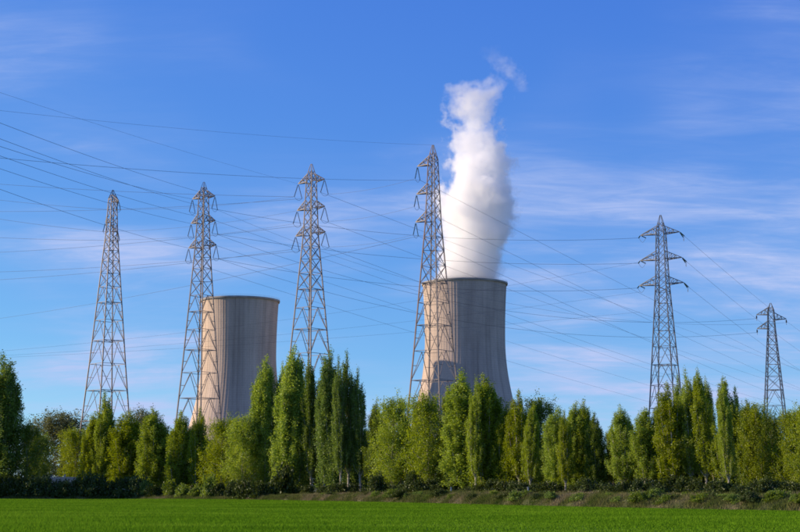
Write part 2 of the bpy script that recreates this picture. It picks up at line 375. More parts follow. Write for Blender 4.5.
# ------------------------------------------------------------------ steam
def steam(name, outline, label, dens, soft, nscale, namp, pad=8.0, seed=0.0):
    # outline: (y, x left, x right) in pixels, all at the depth of the tower axis
    D = T2.location.y; pts = []
    for y, xl, xr in outline:
        a, b = at(xl, y, D), at(xr, y, D); pts.append((a.z, (a.x + b.x) / 2, (b.x - a.x) / 2 + (2.6 if y < 215 else 0.8)))
    pts.sort(); z0, z1 = pts[0][0], pts[-1][0]; bx = T2.location.x
    mb = MB(); prof_ = []
    xs = [c for _, c, _ in pts]
    n = 26; k = 20
    base = []
    for i in range(n + 1):
        z = z0 + (z1 - z0) * i / n
        c = np.interp(z, [p[0] for p in pts], [p[1] for p in pts]); rr = np.interp(z, [p[0] for p in pts], [p[2] for p in pts])
        base.append((z, c, rr + pad))
    base.append((z1 + pad, base[-1][1], base[-1][2] * 0.7)); 
    n0 = 0
    for z, c, rr in base:
        for j in range(k):
            t = 2 * math.pi * j / k; mb.v.append(Vector((c - bx + rr * math.cos(t), rr * math.sin(t), z)))
    for i in range(len(base) - 1):
        for j in range(k): mb.f.append((i * k + j, i * k + (j + 1) % k, (i + 1) * k + (j + 1) % k, (i + 1) * k + j))
    mb.f.append(tuple(range(k))[::-1]); mb.f.append(tuple((len(base) - 1) * k + j for j in range(k)))
    # keep the part inside the tower mouth narrower than the shell
    for v in mb.v:
        if v.z < 137.5:
            q = math.hypot(v.x, v.y); lim = T2R - 1.6
            if q > lim: v.x *= lim / q; v.y *= lim / q
    m = bpy.data.materials.new(name); m.use_nodes = True; N_, Lk = m.node_tree.nodes, m.node_tree.links; N_.clear()
    out = N_.new('ShaderNodeOutputMaterial'); vol = N_.new('ShaderNodeVolumePrincipled'); Lk.new(vol.outputs[0], out.inputs['Volume'])
    vol.inputs['Color'].default_value = (0.995, 0.995, 0.997, 1); vol.inputs['Anisotropy'].default_value = 0.1
    tc = N_.new('ShaderNodeTexCoord'); sp = N_.new('ShaderNodeSeparateXYZ'); Lk.new(tc.outputs['Object'], sp.inputs[0])
    zf = mth(N_, Lk, 'DIVIDE', mth(N_, Lk, 'SUBTRACT', sp.outputs['Z'], z0), z1 - z0)
    def curve(vals, lo, hi):
        fc = N_.new('ShaderNodeFloatCurve'); cm = fc.mapping; cu = cm.curves[0]
        P_ = [((z - z0) / (z1 - z0), (v - lo) / (hi - lo)) for z, v in vals]
        cu.points[0].location = P_[0]; cu.points[1].location = P_[-1]
        for q in P_[1:-1]: cu.points.new(*q)
        for q in cu.points: q.handle_type = 'VECTOR'
        cm.use_clip = True; cm.update(); Lk.new(zf, fc.inputs['Value'])
        return mth(N_, Lk, 'ADD', mth(N_, Lk, 'MULTIPLY', fc.outputs[0], hi - lo), lo)
    cs = [(z, c - bx) for z, c, _ in pts]; rs = [(z, rr) for z, _, rr in pts]
    cxn = curve(cs, min(v for _, v in cs) - 1, max(v for _, v in cs) + 1); rrn = curve(rs, 0.0, max(v for _, v in rs) + 1)
    # warp the coordinates so that the billows fold
    def vnoise(sc, det, loc):
        mp = N_.new('ShaderNodeMapping'); mp.inputs['Location'].default_value = loc; Lk.new(tc.outputs['Object'], mp.inputs['Vector'])
        t = N_.new('ShaderNodeTexNoise'); t.inputs['Scale'].default_value = sc; t.inputs['Detail'].default_value = det; t.inputs['Roughness'].default_value = 0.62
        Lk.new(mp.outputs[0], t.inputs['Vector']); return t
    # billow strength grows with height above the mouth
    grow = N_.new('ShaderNodeMapRange'); grow.inputs['From Min'].default_value = 0.0; grow.inputs['From Max'].default_value = 0.55
    grow.inputs['To Min'].default_value = 0.25; Lk.new(zf, grow.inputs['Value'])
    dx = mth(N_, Lk, 'SUBTRACT', sp.outputs['X'], cxn)
    rad = mth(N_, Lk, 'SQRT', mth(N_, Lk, 'ADD', mth(N_, Lk, 'MULTIPLY', dx, dx), mth(N_, Lk, 'MULTIPLY', sp.outputs['Y'], sp.outputs['Y'])))
    core = mth(N_, Lk, 'SUBTRACT', rrn, rad)             # metres inside the outline
    nz = mth(N_, Lk, 'SUBTRACT', vnoise(nscale, 6.0, (seed, seed * 2, 3)).outputs['Fac'], 0.5)
    bill = mth(N_, Lk, 'MULTIPLY', mth(N_, Lk, 'MULTIPLY', nz, namp), grow.outputs[0])
    fz = mth(N_, Lk, 'SUBTRACT', vnoise(nscale * 2.7, 6.0, (seed + 9, seed, 1)).outputs['Fac'], 0.5)
    fine_ = mth(N_, Lk, 'MULTIPLY', mth(N_, Lk, 'MULTIPLY', fz, namp * 0.50), grow.outputs[0])
    s_ = mth(N_, Lk, 'ADD', mth(N_, Lk, 'ADD', core, bill), fine_)
    mr = N_.new('ShaderNodeMapRange'); mr.interpolation_type = 'SMOOTHSTEP'; mr.inputs['From Min'].default_value = -0.5; mr.inputs['From Max'].default_value = soft; mr.inputs['To Max'].default_value = dens
    fade = N_.new('ShaderNodeMapRange'); fade.inputs['From Min'].default_value = 0.45; fade.inputs['From Max'].default_value = 1.0; fade.inputs['To Min'].default_value = 1.0; fade.inputs['To Max'].default_value = 0.16
    Lk.new(zf, fade.inputs['Value']); Lk.new(s_, mr.inputs['Value']); Lk.new(mth(N_, Lk, 'MULTIPLY', mr.outputs[0], fade.outputs[0]), vol.inputs['Density'])
    o = mb.build(name, m); o.location = (bx, D, 0); m.cycles.volume_step_rate = 0.6
    tag(o, label, 'steam', kind='stuff'); return o
PL = [(282, 431, 499), (270, 433, 503), (255, 437, 508), (240, 440, 511), (225, 441, 513), (210, 443, 511), (198, 444, 508), (185, 447, 509), (172, 452, 503), (160, 454, 506), (150, 455, 506), (140, 457, 500), (130, 457, 488), (120, 455, 485), (110, 453, 489), (100, 453, 495), (92, 456, 497), (86, 466, 495), (82, 480, 491)]
steam('steam_plume', PL, 'tall billowing white steam plume rising from the right cooling tower', 0.19, 8.0, 0.058, 64.0, 13.0, 2.0)
steam('steam_wisp', [(92, 520, 526), (82, 514, 523), (72, 505, 518), (64, 494, 512), (58, 488, 506), (53, 486, 500)], 'thin torn wisp of steam drifting above the plume', 0.03, 7.0, 0.16, 36.0, 4.0, 17.0)

# ------------------------------------------------------------------ lattice pylons
ATT = {}
def pylon(key, px, top_y, D, rz, base_w, waist_w, top_w, arms, label, m, ins, str_mode, hexm=None, waist_y=None, rod=0.0):
    top = at(px, top_y, D); H = top.z; root = empty('lattice_pylon', (top.x, D, 0), rz)
    tag(root, label, 'pylon', 'steel lattice pylons')
    zs = [at(px, a[0], D).z for a in arms]
    zw = min(zs) - 0.2; zp = max(zs) + 0.9
    def hw(z):
        if z <= zw: t = z / zw; return (base_w + (waist_w - base_w) * (t ** 0.94)) / 2
        if z <= zp: return (waist_w + (top_w - waist_w) * (z - zw) / (zp - zw)) / 2
        return (top_w + (0.18 - top_w) * (z - zp) / (H - zp)) / 2
    C4 = [(-1, -1), (1, -1), (1, 1), (-1, 1)]
    def cor(i, z): h = hw(z); return Vector((C4[i % 4][0] * h, C4[i % 4][1] * h, z))
    # levels: panels in proportion to the width
    lev = [0.0]
    while lev[-1] < zw - 0.5:
        lev.append(min(zw, lev[-1] + max(2.0, 2 * hw(lev[-1]) * 0.90)))
    if lev[-1] - lev[-2] < 1.0: lev.pop(-2)
    n_low = len(lev) - 1
    while lev[-1] < zp - 0.3: lev.append(min(zp, lev[-1] + 1.75))
    lev2 = lev + [zp + (H - zp) * 0.5]
    for i in range(4):
        mb = MB(); zz = [0, zw * 0.5, zw, zp, H]
        wd = [0.24, 0.20, 0.165, 0.13, 0.08]
        for a in range(4): mb.bar(cor(i, zz[a]), cor(i, zz[a + 1]), wd[a], wd[a + 1])
        lg = mb.build('leg', hexm if (hexm and i == 0) else m, root)
        if hexm and i == 0: lg['label'] = 'rust brown near leg'
        MB().box((cor(i, 0).x, cor(i, 0).y, 0.15), (1.1, 1.1, 0.9)).build('footing', M['post_conc'], root)
    for i in range(4):
        mb = MB()
        for q in range(len(lev2) - 1):
            z0, z1 = lev2[q], lev2[q + 1]; A, B, C, E = cor(i, z0), cor(i + 1, z0), cor(i, z1), cor(i + 1, z1)
            w = 0.085 if q < n_low else 0.07
            if q < n_low and (z1 - z0) > 3.2:            # K bracing with secondary members in the tall lower panels
                mid = (C + E) / 2; mb.bar(A, mid, w).bar(B, mid, w).bar(C, E, w)
                a2, b2 = (A + mid) / 2, (B + mid) / 2; ca, cb = (A + C) / 2, (B + E) / 2
                mb.bar(ca, a2, 0.06).bar(cb, b2, 0.06)
            else:
                mb.bar(A, E, w).bar(B, C, w)
                if q % 2: mb.bar(C, E, w * 0.9)
        mb.build('lattice_face', m, root)
    for q in range(1, n_low, 2):
        z = lev[q]; h = hw(z); MB().bar((-h, -h, z), (h, h, z), 0.09).bar((h, -h, z), (-h, h, z), 0.088).build('diaphragm', m, root)
    ATT[key] = {'peak': Vector((0, 0, H))}
    for li, (a, z) in enumerate(zip(arms, zs)):
        for sgn, ln in ((-1, a[1]), (1, a[2])):
            if ln <= 0: continue
            h = hw(z); hu = hw(z + 1.6); tip = Vector((sgn * ln, 0, z + 0.1)); mb = MB()
            lo_ = [Vector((sgn * h, s * h, z)) for s in (-1, 1)]; up_ = [Vector((sgn * hu, s * hu, z + 1.6)) for s in (-1, 1)]
            for b_ in lo_: mb.bar(b_, tip, 0.15)
            for b_ in up_: mb.bar(b_, tip, 0.12)
            for t in (0.3, 0.6):
                l_ = [b_.lerp(tip, t) for b_ in lo_]; u_ = [b_.lerp(tip, t) for b_ in up_]
                mb.bar(l_[0], l_[1], 0.07).bar(l_[0], u_[0], 0.07).bar(l_[1], u_[1], 0.07).bar(u_[0], u_[1], 0.07)
            for s in (0, 1):
                mb.bar(lo_[s], up_[s].lerp(tip, 0.3), 0.07).bar(lo_[s].lerp(tip, 0.3), up_[s].lerp(tip, 0.6), 0.07)
            arm = mb.build('crossarm', m, root)
            ends = {}
            for nm, dv in str_mode(sgn):
                dv = Vector(dv); sm = MB(); L_ = dv.length; dn = dv.normalized()
                s0 = tip + dn * 0.25; pts, rad = [s0], [0.03]
                nd = 15
                for q in range(nd):                      # disc skirts
                    c = s0.lerp(tip + dv, (q + 0.5) / nd); pts += [c - dn * 0.06, c, c + dn * 0.05]; rad += [0.04, 0.115, 0.045]
                pts.append(tip + dv); rad.append(0.03)
                sm.tube(pts, rad, 7).build('insulator_string', ins, arm)
                ends[nm] = tip + dv
            if 'a' in ends and 'b' in ends:              # jumper loop between the two strings
                p, q = ends['a'], ends['b']; sagp = (p + q) / 2 - Vector((0, 0, 0.5 if key != 'P5' else 0.9))
                MB().tube([p, p.lerp(sagp, 0.6) - Vector((0, 0, .12)), sagp, q.lerp(sagp, 0.6) - Vector((0, 0, .12)), q], 0.03, 4).build('jumper_wire', M['wire'], arm)
            ATT[key][(li, sgn)] = ends; ATT[key][(li, sgn, 'tip')] = tip
    Mx = Matrix.Translation(root.location) @ Matrix.Rotation(rz, 4, 'Z')
    for kk, vv in list(ATT[key].items()):
        ATT[key][kk] = {a: Mx @ b for a, b in vv.items()} if isinstance(vv, dict) else Mx @ vv
    return root
hang = lambda spread, length: (lambda s: (('a', (0, spread, -length)), ('b', (0, -spread, -length))))
R_ = math.radians
pylon('P1', 113, 190, 283, R_(-48), 9.0, 1.75, 1.25, [(203, 0, 2.4), (221.5, 2.6, 0), (233, 0, 2.4)], 'leftmost lattice pylon, with three short staggered crossarms', M['steel'], M['brown_ins'], hang(0.5, 1.9))
pylon('P2', 204, 182, 275, R_(-32), 8.0, 2.1, 1.3, [(198, 2.9, 2.9), (222.5, 3.1, 3.1), (247, 3.6, 3.5)], 'lattice pylon standing in front of the left cooling tower', M['steel'], M['brown_ins'], hang(0.9, 2.7))
pylon('P3', 311.5, 164, 258, R_(-38), 9.0, 2.0, 1.3, [(182, 3.3, 3.3), (209, 3.5, 3.4), (234.5, 3.8, 3.6)], 'tall lattice pylon between the two cooling towers with six crossarms', M['steel'], M['brown_ins'], hang(1.1, 2.7))
pylon('P4', 433, 145, 243, R_(-34), 8.6, 2.0, 1.25, [(164.5, 3.3, 0), (192.5, 3.5, 0), (220.5, 3.7, 0)], 'tallest lattice pylon, crossarms only on its left, before the steaming cooling tower', M['steel'], M['glass_ins'], hang(0.8, 2.4), M['rusty'])
def tension(s):
    return (('a', (1.3, -1.2, -1.1)), ('b', (0.3, 1.2, -0.9))) if s > 0 else (('a', (0.9, 0.6, -0.5)), ('b', (-0.7, 0.9, -0.3)))
pylon('P5', 660.5, 215, 267, R_(-30), 7.0, 2.1, 1.45, [(234, 4.2, 3.7), (259.5, 4.4, 4.0), (284.5, 4.7, 4.2)], 'dark grey lattice pylon right of the steaming tower with long slanted insulators', M['shaded_steel'], M['glass_ins'], tension)
pylon('P6', 770.5, 303, 303, R_(-24), 6.6, 1.5, 1.2, [(314.5, 3.1, 0), (320, 0, 3.2), (328.5, 3.1, 0)], 'small far lattice pylon at the right edge with two left arms and one right', M['shaded_steel'], M['brown_ins'], hang(0.25, 0.8))

# ------------------------------------------------------------------ overhead wires
def wire(label, A, B, sag, r=0.026, n=40, m='wire'):
    A, B = Vector(A), Vector(B); pts = []
    for i in range(n + 1):
        t = i / n; p = A.lerp(B, t); p.z -= sag * 4 * t * (1 - t); pts.append(p)
    o = MB().tube(pts, r * 0.72, 5).build('overhead_wire', M[m]); tag(o, label, 'wire', 'overhead power lines'); return o
def left(y0, px_end, D0, Pend, xs=-170):      # a point off to the left on the line through (0, y0) and the end
    e = Pend
    v = ray(0, y0); a = at(0, y0, D0); return a + (a - e) * (170.0 / 260.0)
ord3 = ('top', 'middle', 'bottom')
A_ = ATT
# lines coming in over the field from the upper left, nearer the camera
for y0, end, D0, sag, lab in (
    (84, A_['P3'][(0, -1, 'tip')], 150, 1.0, 'wire from the upper left edge to the top left arm of the middle pylon'),
    (97, A_['P4']['peak'], 150, 1.6, 'thin earth wire reaching the peak of the tallest pylon from the left edge'),
    (141, A_['P4'][(0, -1)]['a'], 150, 2.0, 'wire from the left edge to the top arm of the tallest pylon'),
    (111, A_['P2'][(0, 1, 'tip')], 140, 1.3, 'uppermost of the steep wires running down to the pylon by the left tower'),
    (125, A_['P2'][(0, 1)]['a'], 140, 1.5, 'second of the steep wires running down to the pylon by the left tower'),
    (134, A_['P2'][(0, -1, 'tip')], 135, 1.3, 'third of the steep wires running down to the pylon by the left tower'),
    (142, A_['P2'][(1, 1, 'tip')], 140, 1.5, 'fourth of the steep wires running down to the pylon by the left tower'),
    (157.5, A_['P2'][(1, -1, 'tip')], 150, 1.3, 'fifth of the steep wires, crossing just above the leftmost pylon top'),
    (178, A_['P2'][(2, -1, 'tip')], 150, 1.3, 'lowest of the steep wires, crossing the leftmost pylon near its arms')):
    wire(lab, left(y0, 0, D0, end), end, sag, 0.03 if y0 > 100 else 0.018, m='dark_wire' if y0 > 100 and y0 != 141 else 'wire')
# flatter lines from farther left
for y0, end, D0, sag, lab in (
    (179, A_['P3'][(0, -1)]['b'], 300, 1.2, 'highest of the nearly level wires at left, sloping to the middle pylon top arm'),
    (198, A_['P1'][(0, 1)]['a'], 310, 0.5, 'level wire from the left edge to the top arm of the leftmost pylon'),
    (204.5, A_['P3'][(0, -1)]['a'], 330, 1.8, 'level wire passing the leftmost pylon just below its top arm'),
    (217, A_['P1'][(1, -1)]['a'], 310, 0.5, 'level wire from the left edge to the left arm of the leftmost pylon'),
    (236, A_['P1'][(2, 1)]['a'], 310, 0.4, 'level wire from the left edge to the lowest arm of the leftmost pylon'),
    (246, A_['P3'][(1, -1)]['a'], 330, 1.6, 'wire rising gently from the left edge to the middle pylon second arm'),
    (266, A_['P3'][(2, -1)]['a'], 330, 1.5, 'upper of two close wires rising gently to the middle pylon lowest arm'),
    (273, A_['P3'][(2, -1)]['b'], 330, 1.7, 'lower of two close wires rising gently to the middle pylon lowest arm'),
    (309, A_['P4'][(2, -1)]['a'], 420, 3.0, 'low wire from the left edge rising to the lowest arm of the tallest pylon'),
    (330, at(640, 262, 520), 560, 9.0, 'upper of three faint low wires crossing the left cooling tower'),
    (338, at(640, 292, 520), 560, 7.5, 'middle of three faint low wires crossing the left cooling tower'),
    (347, at(640, 312, 520), 560, 4.5, 'lowest of three faint low wires crossing the left cooling tower')):
    wire(lab, left(y0, 0, D0, end), end, sag, 0.036, m='dark_wire')
for li, lab in ((0, 'wire from the leftmost pylon top arm to the middle pylon top arm'), (2, 'wire from the leftmost pylon lowest arm to the middle pylon second arm')):
    wire(lab, A_['P1'][(li, 1)]['b'], A_['P3'][(0 if li == 0 else 1, -1)]['b'], 0.7)
wire('wire from the leftmost pylon left arm to the middle pylon second arm', A_['P1'][(1, -1)]['b'], A_['P3'][(1, -1, 'tip')], 0.9)
# pylon beside the left tower -> dark pylon right of the steam
for li in range(3):
    wire('sagging wire reaching the %s left arm of the dark pylon' % ord3[li], A_['P2'][(li, 1)]['b'], A_['P5'][(li, -1)]['b'], (2.6, 2.2, 2.8)[li], 0.036, m='dark_wire')
for li, k in ((1, 0), (2, 2)):
    wire('long sagging wire reaching the %s left arm of the small far pylon' % ('upper' if k == 0 else 'lower'), A_['P2'][(li, 1)]['a'], A_['P6'][(k, -1)]['a'], (6.6, 6.2)[li - 1], 0.034, m='dark_wire')
wire('long sagging wire reaching the right arm of the small far pylon', A_['P2'][(0, 1)]['a'], A_['P6'][(1, 1)]['a'], 7.5, 0.026)
for li in range(3):
    wire('wire between the middle pylon %s right arm and the tallest pylon' % ord3[li], A_['P3'][(li, 1)]['a'], A_['P4'][(li, -1)]['b'], 0.5, 0.026)
# lines running away to the far right
for li in range(3):
    wire('wire from the dark pylon %s right arm descending past the small pylon' % ord3[li], A_['P5'][(li, 1)]['a'], at(905, (382, 398, 412)[li], 760), 7.0, 0.03)
for li in range(3):
    wire('faint wire from the middle pylon %s right arm receding to the far right' % ord3[li], A_['P3'][(li, 1)]['b'], at(900, (402, 418, 432)[li], 900), (2, 3, 5)[li], 0.036)
for li in range(3):
    wire('faint wire from the tallest pylon %s arm receding to the lower right' % ord3[li], A_['P4'][(li, -1)]['a'], at(930, (424, 434, 442)[li], 1000), (4, 5, 6)[li], 0.036)
for li in range(3):
    wire('faint wire from the second pylon %s left arm receding to the lower right' % ord3[li], A_['P2'][(li, -1)]['b'], at(880, (438, 446, 454)[li], 1000), (3, 4, 5)[li], 0.036)

# ------------------------------------------------------------------ wording that says which one
PLACES = [(40, 'the left edge poplar'), (85, 'the pale spreading tree'), (140, 'the leftmost pylon'), (190, 'the gap between the two left pylons'), (255, 'the left cooling tower'),
 (300, 'the poplars left of the middle pylon'), (325, 'the middle pylon'), (370, 'the poplars right of the middle pylon'), (412, 'the rounded tree left of the tallest pylon'), (445, 'the tallest pylon'),
 (500, 'the steaming cooling tower'), (530, 'the airy poplar by the steaming tower'), (600, 'the tree clump left of the gap'), (660, 'the dark pylon'), (745, 'the poplar row right of the dark pylon'), (2000, 'the small far pylon')]
ORD = 'first second third fourth fifth sixth seventh eighth ninth tenth eleventh twelfth thirteenth fourteenth fifteenth sixteenth'.split()
COUNT = {}
def which(what, px, prep='below'):
    ph = next(p for lim, p in PLACES if px < lim); k = (what, ph); COUNT[k] = COUNT.get(k, 0) + 1
    return '%s %s from the left %s %s' % (ORD[min(15, COUNT[k] - 1)], what, prep, ph)
# ------------------------------------------------------------------ trees
def leaves(C, sig, per, size, rngn, up=0.3):
    n = len(C) * per
    P = np.repeat(C, per, 0) + rngn.normal(0, 1, (n, 3)) * np.repeat(np.broadcast_to(sig, (len(C), 3)), per, 0)
    a = rngn.normal(0, 1, (n, 3)); a /= np.linalg.norm(a, axis=1)[:, None]
    b = rngn.normal(0, 1, (n, 3)); b -= (b * a).sum(1)[:, None] * a; b /= np.linalg.norm(b, axis=1)[:, None]
    s = size * rngn.uniform(0.6, 1.35, n)[:, None]
    V = np.stack([P - a * s * 0.5, P + b * s * 0.36 + a * s * 0.05, P + a * s * 0.55, P - b * s * 0.36 + a * s * 0.05], 1)
    return V.reshape(-1, 3)
def poplar_proto(seed, Hn, Rn, n_limb, per, density, peaks, low=0.10, shape='col'):
    """trunk mesh and crown mesh of a tree Hn tall and Rn in radius"""
    rg = random.Random(seed); rn = np.random.default_rng(seed)
    mb = MB(); wob = [rg.uniform(-0.12, 0.12) for _ in range(8)]
    def axis(z): t = z / Hn; return Vector((math.sin(t * 3 + wob[0] * 20) * 0.25 * t, math.sin(t * 4 + wob[1] * 20) * 0.25 * t, z))
    mb.tube([axis(Hn * t) for t in (0, .03, .1, .25, .4, .55, .7, .85, .96)], [0.30, .23, .2, .17, .14, .11, .08, .05, .02], 7)
    lop = [rg.uniform(0.72, 1.2) for _ in range(7)]
    def env(t, az):
        if shape == 'col':
            e = min(1.0, 0.5 + (t - low) * 2.2) if t < 0.34 else (1.0 if t < 0.55 else max(0.0, 1 - ((t - 0.55) / 0.47)) ** 0.62)
        else:
            e = math.sqrt(max(0.0, 1 - ((t - 0.56) / 0.47) ** 2))
        k = lop[int((az / 6.2832 * 3.5 + t * 3.0)) % 7]
        return Rn * e * k
    centers = []
    for i in range(n_limb):
        t0 = low + (0.86 - low) * ((i + rg.random()) / n_limb); az = i * 2.399 + rg.uniform(-.5, .5)
        ln = (0.24 + 0.12 * rg.random()) * Hn * (1 - 0.45 * t0) if shape == 'col' else (0.26 + 0.1 * rg.random()) * Hn
        z0 = t0 * Hn; z1 = min(Hn * (0.99 if i % 3 == 0 else 0.95), z0 + ln * (0.92 if shape == 'col' else 0.55))
        ro = env(min(0.995, z1 / Hn), az) * rg.uniform(0.62, 1.0); A = axis(z0); B = axis(z1) + Vector((math.cos(az) * ro, math.sin(az) * ro, 0))
        Cc = A.lerp(B, 0.45) + Vector((math.cos(az), math.sin(az), -0.3)) * ro * 0.18
        q = lambda t: A.lerp(Cc, t).lerp(Cc.lerp(B, t), t)
        mb.tube([q(0), q(0.35), q(0.7), q(1)], [0.075 * (1.15 - t0), 0.055 * (1.15 - t0), .03, .012], 4)
        m = int(density * (0.7 + 0.6 * rg.random()))
        for j in range(m):
            t = 0.22 + 0.80 * ((j + rg.random()) / m); p = q(t); sp = (0.55 if shape == 'col' else 0.95) * (0.55 + 0.5 * (1 - abs(2 * t - 1)))
            centers.append((p.x + rg.gauss(0, sp), p.y + rg.gauss(0, sp), p.z + rg.gauss(0, 0.5)))
    for pz in range(peaks):                              # upright leading shoots that give the ragged top
        az = rg.uniform(0, 6.28); ro = Rn * rg.uniform(0.05, 0.5); zt = Hn * rg.uniform(0.9, 1.0) if pz else Hn
        b = axis(zt * 0.8) + Vector((math.cos(az) * ro, math.sin(az) * ro, 0)) * (1 if pz else 0.1); e = Vector((b.x, b.y, zt))
        mb.tube([axis(zt * 0.72), b, e], [0.05, 0.035, 0.01], 4)
        for j in range(16):
            p = b.lerp(e, rg.random()); w = 0.30 * (1 - 0.5 * (p.z - b.z) / max(0.1, e.z - b.z)); centers.append((p.x + rg.gauss(0, w), p.y + rg.gauss(0, w), p.z))
    C = np.array(centers)
    V = leaves(C, np.array([0.22, 0.22, 0.34]), per, 0.18, rn)
    V[:, 2] = np.maximum(V[:, 2], 0.3)
    tr = mb.mesh('trunk'); tr.materials.append(M['bark'])
    return tr, np_mesh('crown', V, 4), Hn, Rn
def spire_proto(seed, Hn, Rn, n_sp, clumps, per, low, loose):
    rg = random.Random(seed); rn = np.random.default_rng(seed); mb = MB(); ph = rg.uniform(0, 6)
    def axis(z): t = z / Hn; return Vector((math.sin(t * 3 + ph) * 0.25 * t, math.sin(t * 4 + ph * 2) * 0.25 * t, z))
    mb.tube([axis(Hn * t) for t in (0, .03, .1, .25, .4, .55, .7, .85, .96)], [0.30, .23, .2, .17, .14, .11, .08, .05, .02], 7)
    C = []
    for i in range(n_sp):
        az = i * 2.399 + rg.uniform(-.6, .6); u = (i + 0.3) / n_sp
        ro = Rn * 0.86 * math.sqrt(u) * rg.uniform(0.75, 1.1)
        hi = 1 - 0.25 * (ro / Rn) ** 1.2 if rg.random() < 0.55 else rg.uniform(0.28, 0.72)
        zt = Hn * min(0.985, hi * rg.uniform(0.82, 1.03)) if i else Hn
        ro *= 1.0 - 0.24 * max(0.0, zt / Hn - 0.55) / 0.45
        ln = Hn * rg.uniform(0.26, 0.50); zb = max(low * Hn, zt - ln)
        dv = Vector((math.cos(az), math.sin(az), 0)); st = axis(max(0.04 * Hn, zb - 0.06 * Hn)); A = axis(zb) + dv * ro * 0.5; B = axis(zt) + dv * ro
        mb.tube([st, A, A.lerp(B, 0.5), B], [0.10, 0.08, 0.05, 0.012], 4)
        rs = Rn * rg.uniform(0.14, 0.31) * (1.08 - 0.34 * max(0.0, zt / Hn - 0.5) / 0.5)
        m = int(clumps * rg.uniform(0.7, 1.3) * (zt - zb) / (0.33 * Hn)) + 4
        for j in range(m):
            t = (j + rg.random()) / m; w = rs * 1.55 * (max(0.02, t) ** 0.45) * ((1 - t) ** 0.6) + 0.06; a2 = rg.uniform(0, 6.283); q = w * math.sqrt(rg.random())
            p = A.lerp(B, t); C.append((p.x + math.cos(a2) * q, p.y + math.sin(a2) * q, p.z + rg.gauss(0, 0.15)))
    for j in range(int(n_sp * clumps * (0.16 if low < 0.15 else 0.05))):            # short twigs round the lower trunk
        z = Hn * rg.uniform(low * 0.5, 0.45); a2 = rg.uniform(0, 6.283); q = Rn * rg.uniform(0.15, 0.85); p = axis(z); C.append((p.x + math.cos(a2) * q, p.y + math.sin(a2) * q, z))
    for j in range(50):                                   # stray upright twigs that break the outline
        t = rg.uniform(0.20, 0.86); a2 = rg.uniform(0, 6.283); dv = Vector((math.cos(a2), math.sin(a2), 0)); q = Rn * (0.80 if t < 0.45 else 0.80 - 1.35 * (t - 0.45)) * rg.uniform(0.7, 1.0)
        p0 = axis(t * Hn) + dv * q; p1 = p0 + dv * rg.uniform(0.1, 0.6) * (1.25 - t) + Vector((0, 0, rg.uniform(0.9, 2.4)))
        p1.z = min(p1.z, Hn * 0.95)
        mb.tube([p0, p1], [0.025, 0.008], 3); e = rg.randint(4, 7)
        for m in range(e): c = p0.lerp(p1, (m + rg.random()) / e); C.append((c.x, c.y, c.z))
    C = np.array(C); V = leaves(C, np.array([0.13, 0.13, 0.30]) * loose, per, 0.165, rn); V[:, 2] = np.maximum(V[:, 2], 0.25)
    tr = mb.mesh('trunk'); tr.materials.append(M['bark']); return tr, np_mesh('crown', V, 4), Hn, Rn
PROTO = {}
PROTO['col'] = [spire_proto(s, 20, 2.2, 46, 30, 32, 0.10, 1.1) for s in (11, 12, 13, 14, 15)]
PROTO['thin'] = [spire_proto(s, 20, 2.0, 36, 26, 30, 0.20, 1.1) for s in (21, 22, 23, 24)]
PROTO['round'] = [poplar_proto(s, 14, 3.6, 50, 32, 16, 5, 0.06, 'round') for s in (31, 32, 33)]
LEAFV = {}
def tree(name, label, px, top_y, D, width_m, kind, var, leaf='poplar', group=None, base=0.0, rz=None):
    tr, cr, Hn, Rn = PROTO[kind][var % len(PROTO[kind])]
    top = at(px, top_y, D); H = top.z - base; root = empty(name, (top.x, D, base), (px * 0.7) % 6.28 if rz is None else rz)
    tag(root, label, 'tree', group)
    key = (kind, var % len(PROTO[kind]), leaf)
    if key not in LEAFV:
        m2 = cr.copy(); m2.materials.clear(); m2.materials.append(M[leaf]); LEAFV[key] = m2
    s = (width_m / 2 / Rn, width_m / 2 / Rn, H / Hn)
    root.rotation_euler[0] = math.radians(((px * 7.3) % 5) - 2.5) * 0.8; root.rotation_euler[1] = math.radians(((px * 3.1) % 5) - 2.5) * 0.8
    a = link('trunk', tr, None, root); b = link('crown', LEAFV[key], None, root); a.scale = s; b.scale = s
    return root
